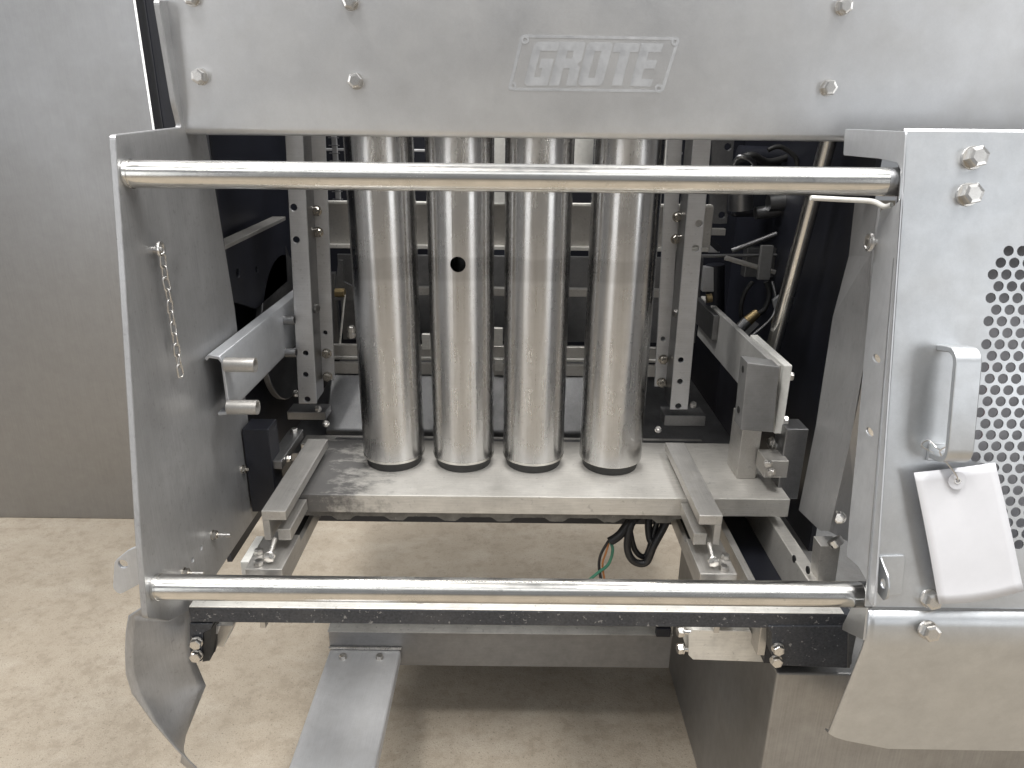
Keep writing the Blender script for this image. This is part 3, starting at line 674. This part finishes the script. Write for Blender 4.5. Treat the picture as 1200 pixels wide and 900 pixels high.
# ---- inclined rod and works on the right
cyl('inclined_rod', PY(988, 100, 1.36), PY(900, 430, 1.44), .0150, 'rail', mc, 28)
yplate('works_plate', 1.75, [(836, 150), (862, 150), (852, 262), (830, 262)], 'dark_steel', mc, .01, [(853, 172, .008), (846, 252, .008)])
yb('works_bar', 1.74, 820, 850, 268, 276, 'bar', .02)
yb('works_block', 1.70, 862, 902, 205, 255, 'housing', .05, .01)
cyl('works_pipe', PY(885, 250, 1.68), PY(935, 244, 1.68), .014, 'dark_steel', mc, 20)
cyl('works_pipe', PY(865, 182, 1.72), PY(950, 186, 1.72), .022, 'housing', mc, 20)
sweep('works_hose', spline([PY(862, 190, 1.66), PY(880, 182, 1.64), PY(900, 190, 1.66), PY(925, 184, 1.68)]), .008, 'rubber', mc)
cyl('works_rod', PY(858, 294, 1.62), PY(910, 274, 1.62), .0055, 'dark_steel', mc, 14)
cyl('works_rod', PY(850, 302, 1.60), PY(908, 319, 1.60), .0055, 'bar', mc, 14)
cyl('works_rod', PY(820, 300, 1.64), PY(910, 299, 1.64), .004, 'dark_steel', mc, 14)
yb('works_box', 1.66, 876, 906, 291, 325, 'dark_steel', .03)
yb('works_bar', 1.68, 826, 838, 313, 342, 'hanger', .02)
cyl('works_cylinder', PY(838, 310, 1.70), PY(838, 372, 1.70), .022, 'housing', mc, 24)
cyl('works_fitting', PY(828, 350, 1.66), PY(834, 349, 1.66), .010, 'brass', mc, 20)
cyl('works_fitting', PY(888, 366, 1.60), PY(876, 376, 1.60), .010, 'brass', mc, 20, r1=.013)
cyl('works_fitting', PY(876, 376, 1.60), PY(864, 388, 1.60), .013, 'dark_steel', mc, 20)
sweep('works_hose', spline([PY(882, 330, 1.62), PY(872, 345, 1.62), PY(868, 365, 1.62), PY(872, 380, 1.62)]), .005, 'rubber', mc)
sweep('works_hose', spline([PY(898, 330, 1.62), PY(902, 345, 1.62), PY(896, 362, 1.62), PY(888, 368, 1.62)]), .006, 'rubber', mc)
yplate('works_plate', 1.58, [(906, 352), (914, 346), (918, 366), (908, 362)], 'hanger', mc, .01)
cyl('works_cylinder', PY(868, 226, 1.66), PY(868, 246, 1.66), .026, 'dark_steel', mc, 24)
cyl('works_cylinder', PY(900, 238, 1.66), PY(924, 236, 1.66), .019, 'dark_steel', mc, 24)
sweep('works_hose', spline([PY(858, 196, 1.62), PY(866, 184, 1.60), PY(878, 186, 1.60), PY(884, 194, 1.62), PY(874, 200, 1.62)]), .005, 'dark_steel', mc)
sweep('works_hose', spline([PY(900, 176, 1.6), PY(914, 172, 1.6), PY(932, 184, 1.6), PY(934, 200, 1.6)]), .005, 'rubber', mc)
sweep('works_hose', spline([PY(905, 330, 1.62), PY(909, 350, 1.60), PY(905, 372, 1.58), PY(880, 395, 1.56)]), .0035, 'dark_steel', mc)
yplate('works_plate', 1.60, [(866, 388), (884, 376), (890, 380), (872, 398)], 'hanger', mc, .008)
yplate('works_bar', 1.66, [(822, 268), (846, 290), (842, 296), (820, 276)], 'housing', mc, .008)
yplate('works_plate', 1.72, [(830, 280), (844, 296), (830, 296)], 'hanger', mc, .006)
yb('works_box', 1.58, 893, 902, 288, 328, 'block', .012)
yb('mesh_net', 1.50, 975, 1022, 178, 210, 'blue', .02)
sweep('strap', spline([PX(960, 231, XF - .02) if False else PY(950, 232, 1.02), PY(990, 234, 1.02), PY(1022, 236, 1.0), PY(1036, 242, .985), PY(1045, 240, .975)]), .0035, 'white_plastic', mc)
# works visible left of the first tube
cyl('works_pin', PY(393, 343, 1.60), PY(404, 343, 1.60), .010, 'brass', mc, 20)
cyl('works_rod', PY(404, 346, 1.60), PY(398, 404, 1.60), .0025, 'worn', mc, 10)
yplate('works_plate', 1.66, [(396, 305), (402, 305), (403, 330), (415, 336), (415, 352), (392, 352)], 'dark_steel', mc, .008)
yb('works_block', 1.72, 385, 398, 320, 402, 'dark_steel', .02)
for p in ((412, 386), (412, 392)): bolt(PY(*p, 1.58), (0, -1, 0), .016, mc)
for (x0, x1, y0, y1) in ((494, 504, 392, 410), (578, 589, 385, 405), (580, 589, 421, 435)): yb('works_block', 1.545, x0, x1, y0, y1, 'worn', .012)

# ---- front bar with end lugs
YB = .905; zbt = PY(600, 715, YB).z; zbb = PY(600, 733, YB).z
xb0, xb1 = PY(221, 715, YB).x, PY(1000, 722, YB).x
fb = box('front_bar', xb0, xb1, YB, YB + .032, zbb, zbt - .002, 'black_bar', mc, .0015)
box('worn_top', xb0 + .001, xb1 - .014, YB + .0005, YB + .0315, zbt - .0018, zbt, 'worn', fb, .0008)
yplate('end_lug', YB - .0005, [(222, 731), (249, 731), (247, 737), (238, 742), (236, 775), (226, 775), (223, 768)], 'black_bar', fb, .028, [], 0)
prism('lug_side', [PY(238.5, 742, YB), PY(248, 736, YB), PY(252, 736, YB + .02), PY(251, 760, YB + .02), PY(246, 774, YB), PY(237, 776, YB)], (0, .02, 0), 'rubber', fb, .0008)
yplate('end_block', YB - .0025, [(900, 734), (905, 742), (905, 770), (914, 780), (992, 783), (998, 778), (1002, 734)], 'black_bar', fb, .03, [], .002)
for p in ((231, 752), (231, 767), (911, 759), (909, 773)): bolt(PY(*p, YB - .003), (0, -1, 0), .0155, fb)
prism('bar_fold', [PY(994, 742, YB - .004), PY(1006, 722, YB - .004), PY(1008, 724, YB - .004), PY(996, 783, YB - .004), PY(993, 783, YB - .004)], (0, .02, 0), 'dark_steel', fb, .0008)
bolt(Vector((PY(492, 676, .925).x, .925, zbt + .0002)), (0, 0, 1), .013, fb)
cyl('stud', (PY(492, 676, .925).x, .925, zbt), (PY(492, 676, .925).x, .925, zbt + .022), .0035, 'bolt', fb, 12)
# slide rail ends seen below the bar
yplate('rail_end', .935, [(243, 733), (273, 733), (262, 758), (246, 758)], 'bar', mc, .04)
yplate('rail_tab', .93, [(243, 733), (258, 733), (255, 743), (243, 743)], 'hanger', mc, .003)
wb = yplate('guide_block', .96, [(812, 738), (880, 740), (896, 776), (812, 773), (807, 768), (807, 744)], 'worn', mc, .05)
for p in ((797, 740), (797, 760)):
    cyl('set_screw', PY(p[0], p[1], .965), PY(p[0] + 14, p[1] + 1, .965), .0045, 'bolt', wb, 14); bolt(PY(p[0] + 3, p[1], .965), (-1, -.15, 0), .015, wb)
yplate('guide_edge', .975, [(874, 735), (886, 735), (897, 762), (885, 762)], 'bar', mc, .05)

# ---- base frame: channel, foot beam, pedestal
YC = 1.30; zc0, zc1 = PY(600, 781, YC).z, PY(600, 742, YC).z
ch = box('base_channel', PY(385, 742, YC).x, PY(788, 742, YC).x, YC, YC + .004, zc0, zc1, 'channel', mc, .001)
prism('top_lip', [(PY(385, 742, YC).x, YC, zc1), (PY(385, 742, YC).x, YC - .010, zc1 + .006), (PY(385, 742, YC).x, YC + .05, zc1 + .010), (PY(385, 742, YC).x, YC + .05, zc1 + .006)], (PY(788, 742, YC).x - PY(385, 742, YC).x, 0, 0), 'worn', ch, .001)  # light material stands in for light falling on the lip
ZF = .255
fA, fB_, fC, fD = PZ(384, 762, ZF), PZ(468, 762, ZF), PZ(441, 902, ZF), PZ(339, 902, ZF)
x0, x1 = (fA.x + fD.x) / 2, (fB_.x + fC.x) / 2
ft = box('foot_beam', x0, x1, .70, YC - .002, ZF - .03, ZF, 'foot', mc, .006, segs=3, label='broad foot beam with two bolts running forward')
for p in ((402, 771), (445, 771)): bolt(PZ(*p, ZF), (0, 0, 1), .014, ft)
box('weld_strip', x0 - .002, x1 + .002, YC - .008, YC - .001, ZF + .001, ZF + .006, 'bolt', ft, .002)
pd = box('pedestal', .42, 1.35, .914, 1.54, .0, .540, 'pedestal', mc, .003, label='stainless pedestal box under the right side')
box('notch_plate', PY(770, 735, 1.28).x, PY(787, 735, 1.28).x, 1.28, 1.296, PY(778, 747, 1.28).z, PY(778, 737, 1.28).z, 'housing', mc, .002)

# ================================================================== FEED TUBES
tl = ['first feed tube from the left, standing beside the left hanger rails',
      'second feed tube from the left, the one with a round black hole in its face',
      'third feed tube from the left, between the tube with the hole and the last tube',
      'fourth feed tube, at the right end of the row beside the right hanger rails']
cen = [((460, 540), (447, 165)), ((542.5, 540), (540, 165)), ((624, 540), (633.5, 165)), ((715, 540), (736, 165))]
YT = 1.30; RT = .0592
for i, (lo_, hi_) in enumerate(cen):
    x = (PY(*lo_, YT).x + PY(*hi_, YT).x) / 2; yt = YT - (.006 if i == 3 else 0)
    t = thing('feed_tube', (x, yt, ZP), tl[i], 'tube', 'steel feed tubes standing in a row on the plate')
    zb_ = ZP + .020
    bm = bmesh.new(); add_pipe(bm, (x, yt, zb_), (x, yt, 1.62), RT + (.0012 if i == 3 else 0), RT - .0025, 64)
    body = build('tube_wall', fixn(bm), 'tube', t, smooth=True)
    if i == 1:
        hp = PY(536.5, 310, yt - RT); body.data.shade_smooth(); boolean_cut(body, (hp.x - WLOC[body.name].x + body.location.x * 0 + WLOC[body.name].x, yt - RT - .02, hp.z), (hp.x, yt - RT + .02, hp.z), .0135)
    cyl('rim', (x, yt, zb_ - .0015), (x, yt, zb_ + .0035), RT + .0006, 'rail', t, 64)
    cyl('base_ring', (x, yt, ZP), (x, yt, zb_ - .002), RT - .007, 'rubber', t, 48, r1=RT - .003)

# ================================================================== CHAIN
c0 = ec + Vector((.001, 0, -.010)); cz1 = PX(211, 443, XL + .013).z
nl = 11; pitch = (c0.z - cz1) / nl
chn = thing('chain', c0, 'short steel link chain hanging from the eye bolt on the left side plate', 'chain')
def link_mesh():
    Lh, r, w = pitch * .5 + .0018, .0014, .0042; pts = []
    for k in range(9): a = math.pi * k / 8; pts.append(Vector((w * math.cos(a), 0, Lh - w + w * math.sin(a))))
    for k in range(9): a = math.pi + math.pi * k / 8; pts.append(Vector((w * math.cos(a), 0, -(Lh - w) + w * math.sin(a))))
    bm = bmesh.new(); add_sweep(bm, pts, r, 8, True); fixn(bm)
    for f in bm.faces: f.smooth = True
    me = bpy.data.meshes.new('link'); bm.to_mesh(me); bm.free(); me.materials.append(M['bolt']); return me
lm = link_mesh()
for k in range(nl):
    o = bpy.data.objects.new('link', lm); COL.objects.link(o); o.rotation_euler = (random.uniform(-.06, .06), random.uniform(-.08, .08), (R(65) if k % 2 == 0 else R(-25)) + random.uniform(-.2, .2))
    place(o, c0 + Vector((.0, 0, -pitch * (k + .4))), chn)

# ================================================================== PAPER TAG
tc_ = [PF(1071, 554, .016), PF(1166, 542, .014), PF(1199, 692, .010), PF(1098, 706, .012)]
tg = thing('paper_tag', PF(1121, 562, .017), 'blank white paper tag tied by thin wire to the handle of the side cover', 'tag')
bm = bmesh.new(); NU, NV = 10, 14; gv = []
for j in range(NV + 1):
    row = []
    for i in range(NU + 1):
        s, t_ = i / NU, j / NV
        p = tc_[0].lerp(tc_[1], s).lerp(tc_[3].lerp(tc_[2], s), t_)
        p = p + FN * (.003 * math.sin(t_ * 2.6) + .004 * max(0, t_ - .85) ** 1.5 * 6 + .002 * math.sin(s * 3.0 + t_)) - F2 * (.004 * math.sin(s * math.pi) * t_)
        row.append(bm.verts.new(p))
    gv.append(row)
for j in range(NV):
    for i in range(NU): bm.faces.new((gv[j][i], gv[j][i + 1], gv[j + 1][i + 1], gv[j + 1][i]))
bmesh.ops.recalc_face_normals(bm, faces=bm.faces)
pp = build('paper', bm, 'paper', tg, smooth=True); sd = pp.modifiers.new('thick', 'SOLIDIFY'); sd.thickness = .0005; sd.offset = 0
hc = PF(1121.5, 563, .0215); hO = hc - FN * .0
def ring(name, r0, r1_, off, mat, t=.0006):
    return sheet(name, hO + FN * off, F1, F2, FN, circ((0, 0), r0, 28), mat, tg, [circ((0, 0), r1_, 20)], t)
ring('patch_ring', .0115, .0042, .0010, 'paper_ring'); ring('eyelet', .0044, .0026, .0018, 'bolt', .0014)
w0 = PF(1102, 528, .030); 
sweep('tie_wire', spline([hO + FN * .002, hO + FN * .006 + (w0 - hO) * .25, PF(1104, 535, .030), w0, PF(1112, 522, .036), PF(1116, 523, .020), PF(1106, 534, .004), PF(1095, 531, .004), PF(1080, 522, .006), PF(1088, 516, .016), PF(1097, 524, .03), w0]), .0009, 'bolt', tg, 6)

# ================================================================== CABLES under the plate
ca = thing('cable', PY(755, 604, 1.22), 'thick black cable looped under the base plate in front of the pedestal', 'cable')
sweep('loop', spline([PY(758, 600, 1.23), PY(741, 612, 1.21), PY(735, 640, 1.20), PY(742, 657, 1.20), PY(757, 659, 1.20), PY(766, 640, 1.20), PY(778, 618, 1.21), PY(786, 600, 1.22)], 8), .0072, 'cable', ca, 12)
sweep('loop', spline([PY(764, 600, 1.24), PY(760, 612, 1.23), PY(762, 632, 1.22), PY(768, 634, 1.215), PY(776, 620, 1.22), PY(782, 600, 1.23)], 8), .0075, 'cable', ca, 12)
sweep('loop', spline([PY(742, 600, 1.25), PY(738, 616, 1.225), PY(744, 644, 1.215), PY(756, 652, 1.215), PY(764, 632, 1.22), PY(772, 604, 1.23)], 8), .0055, 'cable', ca, 12)
cf = thing('cable', PY(740, 604, 1.22), 'cut black cable end with loose green and orange wires behind the lower guard rail', 'cable')
sweep('sheath', spline([PY(746, 600, 1.23), PY(737, 612, 1.215), PY(726, 627, 1.205), PY(714, 635, 1.20)], 8), .0085, 'cable', cf, 12)
sweep('green_wire', spline([PY(715, 634, 1.20), PY(718, 645, 1.19), PY(713, 661, 1.19), PY(701, 671, 1.185), PY(690, 680, 1.18)], 8), .0030, 'green', cf, 8)
sweep('orange_wire', spline([PY(714, 635, 1.20), PY(710, 648, 1.195), PY(706, 662, 1.195), PY(709, 682, 1.195)], 8), .0020, 'copper', cf, 8)
sweep('black_wire', spline([PY(713, 634, 1.20), PY(704, 650, 1.20), PY(702, 664, 1.20), PY(705, 682, 1.195)], 8), .0028, 'cable', cf, 8)
